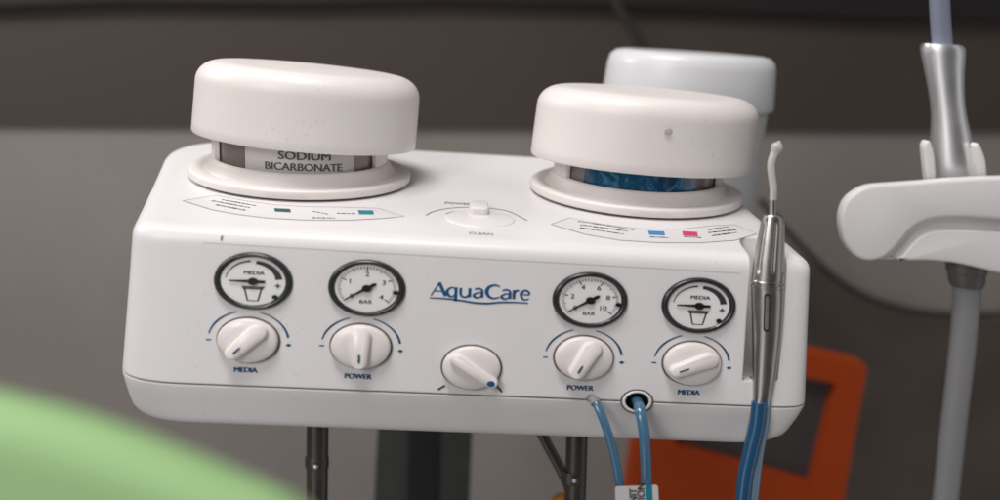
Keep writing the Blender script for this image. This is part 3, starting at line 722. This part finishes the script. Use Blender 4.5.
# dark tube on the wall, right: a cable with its shadow built in
o = hose('wall_cable_shadow', [ony(760, 200, 1500), ony(800, 245, 1500), ony(845, 285, 1500), ony(890, 305, 1500), ony(950, 315, 1500), ony(1060, 312, 1500)], 9, m_cable, sx=1.0); tag(o, 'dark cable with its shadow sagging across the wall right of the console', 'cable')

o = hose('power_cable', [ony(606, -30, 1400), ony(618, 8, 1400), ony(632, 28, 1400), ony(650, 60, 1400), ony(668, 100, 1400)], 13, m_cable, sx=1.0); tag(o, 'blurred dark cord hanging behind the milky container', 'cord')

# ------------------------------------------------------------------ plastic container behind the right jar
Yb = RIDGE.y+430
bt = thing('plastic_container', 'translucent milky plastic tub with a wide lid standing behind the right jar', 'container', ony(684, 300, Yb))
def vl(prof_px, name, m, n=96, cap0=True, cap1=True):
    """vertical lathe: (centre x, y, half width) from photo levels"""
    bm = bmesh.new(); rs = []
    c = ony(686, 110, Yb)
    pr = []
    for y, hw in prof_px:
        P = ony(686, y, Yb); pr.append((hw*(P-CAM).dot(Fv)/F_PX/S, P.z))
    lathe(bm, Vector((c.x, Yb, 0)), PX, Vector((0, 1, 0)), Vector((0, 0, 1)), pr, n, cap0, cap1); return obj(name, bm, m, bt)
vl([(320, 70), (316, 72), (205, 77), (105, 80.5), (100, 80.5)], 'tub', m_bottle)
vl([(105, 82), (105, 85), (101, 85.8), (66, 84), (58, 82), (53.5, 77), (52, 70), (52.5, 52), (53.5, 50), (52.5, 30), (52, 1)], 'lid', m_bottle, 96, False)

# ------------------------------------------------------------------ instrument holder on the right
YH = 210
ih = thing('instrument_holder', 'white curved instrument holder arm reaching in from the right edge', 'instrument holder', ony(950, 262, YH))
def slabpx(name, px, Y0, th, m, parent, bev=5, sm=True):
    P = spline([(x, y, 0) for x, y in px]+[(px[0][0], px[0][1], 0)], 5)[:-1] if sm else [Vector((x, y, 0)) for x, y in px]
    c = sum((Vector((p.x, p.y, 0)) for p in P), Vector())/len(P)
    def lay(Y, d):
        out = []
        for i, p in enumerate(P):
            q0 = P[i-1]; q1 = P[(i+1) % len(P)]; t = (q1-q0); n_ = Vector((t.y, -t.x, 0)); n_.normalize()
            out.append(ony(p.x-n_.x*d*sg, p.y-n_.y*d*sg, Y0)+Vector((0, Y-Y0, 0)))
        return out
    ar = sum(P[i-1].x*P[i].y-P[i].x*P[i-1].y for i in range(len(P))); sg = 1 if ar > 0 else -1
    bm = bmesh.new()
    rings(bm, [lay(Y0, bev), lay(Y0+bev*.15, bev*.5), lay(Y0+bev*.5, bev*.15), lay(Y0+bev, 0), lay(Y0+th, 0)])
    return obj(name, bm, m, parent, True, 50)
slabpx('arm', [(1040, 177), (1010, 177.3), (980, 178.3), (950, 180), (920, 182.3), (895, 184), (872, 186), (859, 191), (848, 200), (842.5, 212), (841.5, 226), (845, 242), (853.5, 254), (864, 260), (877, 260), (889, 254), (902, 240), (913, 228), (927, 220.5), (945, 217.5), (970, 217.5), (1000, 219.5), (1040, 223)], YH, 14, m_holder, ih, 3)
slabpx('web', [(1040, 205), (940, 208), (912, 220), (890, 244), (872, 256), (885, 259.5), (905, 259), (930, 259.5), (955, 262), (978, 267), (1000, 272), (1040, 279)], YH+26, 12, m_holder, ih, 2)
slabpx('lower_lip', [(1040, 236), (1000, 232.5), (965, 230.5), (938, 231), (924, 235), (914, 243), (903, 256), (899, 260), (912, 260.5), (930, 260.5), (955, 263), (978, 268), (1000, 273), (1040, 280)], YH+6, 20, m_holder, ih, 2)
for n_, px in (('clip', [(924.5, 147), (926, 142.5), (929.5, 141), (932, 145), (935, 158), (936, 186), (929, 186), (926, 165)]), ('clip', [(975, 146), (978, 143.5), (981, 147), (986, 162), (987, 186), (980, 186), (977, 165)])):
    slabpx(n_, px, YH+22, 12, m_holder, ih, 1.5)
# silver handpiece
sh = thing('silver_handpiece', 'matt silver waisted handpiece standing upright in the white holder, grey tube at its top', 'dental handpiece', ony(954, 180, YH+52))
bm = bmesh.new(); rs = []
for y, x, hw in ((43.5, 942.3, 15), (44.5, 942.3, 20), (48, 942.6, 22), (54, 943, 21.8), (70, 944.2, 19.5), (88, 946, 17.6), (104, 947.6, 16.8), (118, 949.2, 17.4), (135, 951, 19.8), (150, 952.5, 22), (166, 954, 23), (184, 955, 23), (200, 956, 22)):
    P = ony(x, y, YH+52); r = hw*(P-CAM).dot(Fv)/F_PX/S
    rs.append([P+PX*(S*r*math.cos(2*math.pi*k/64))+Vector((0, 1, 0))*(r*math.sin(2*math.pi*k/64)) for k in range(64)])
rings(bm, rs); obj('body', bm, m_satin, sh)
def hosey(name, pts, Y, r, m, parent):
    bm = bmesh.new(); P = spline([ony(x, y, Y) for x, y in pts], 8); k = (P[0]-CAM).dot(Fv)/F_PX; tube(bm, P, r*k/S, 32); return obj(name, bm, m, parent)
hosey('tube', [(936, -60), (939, -10), (940.5, 20), (942.5, 46)], YH+52, 10.3, m_hoseblue, sh)
# grey hose hanging below
gh = hosey('hanging_hose', [(966.5, 262), (967, 285), (965, 320), (960, 370), (953, 430), (945.5, 500), (938, 560)], YH+36, 13.6, m_hose, None)
tag(gh, 'smooth grey hose hanging below the white instrument holder', 'hose')
bm = bmesh.new(); rs = []
for y, hw in ((256, 20), (262, 20.5), (272, 20), (273, 18.5), (281, 18), (286, 16)):
    P = ony(966.5, y, YH+36); k = (P-CAM).dot(Fv)/F_PX; r = hw*k/S
    rs.append([P+PX*(S*r*math.cos(2*math.pi*j/48))+Vector((0, 1, 0))*(r*math.sin(2*math.pi*j/48)) for j in range(48)])
rings(bm, rs); obj('connector', bm, m_conn, gh)

# ------------------------------------------------------------------ green cushion close to the camera
def near(x, y, d): return CAM+ray(x, y)*d
bm = bmesh.new(); rs = []
edge = [(-420, 330), (-200, 352), (-60, 378), (0, 392), (60, 407), (120, 426), (180, 449), (240, 474), (300, 503), (360, 560), (460, 640)]
E3 = spline([near(x, y, 345) for x, y in edge], 5)
dn = (-Uv*1.0).normalized(); bk = Fv
for k in range(13):
    t = math.pi*k/12; rs.append([p+dn*(20-20*math.sin(t))+bk*(-20*math.cos(t)) for p in E3])
rs = [[p+dn*240-bk*20 for p in E3]]+rs+[[p+dn*240+bk*20 for p in E3]]
rings(bm, rs, False, False, False)
vs = list(bm.verts)
bmesh.ops.holes_fill(bm, edges=[e for e in bm.edges if e.is_boundary])
g = obj('green_cushion', bm, m_cushion); tag(g, 'out-of-focus pale green cushion edge in the lower left foreground', 'cushion')
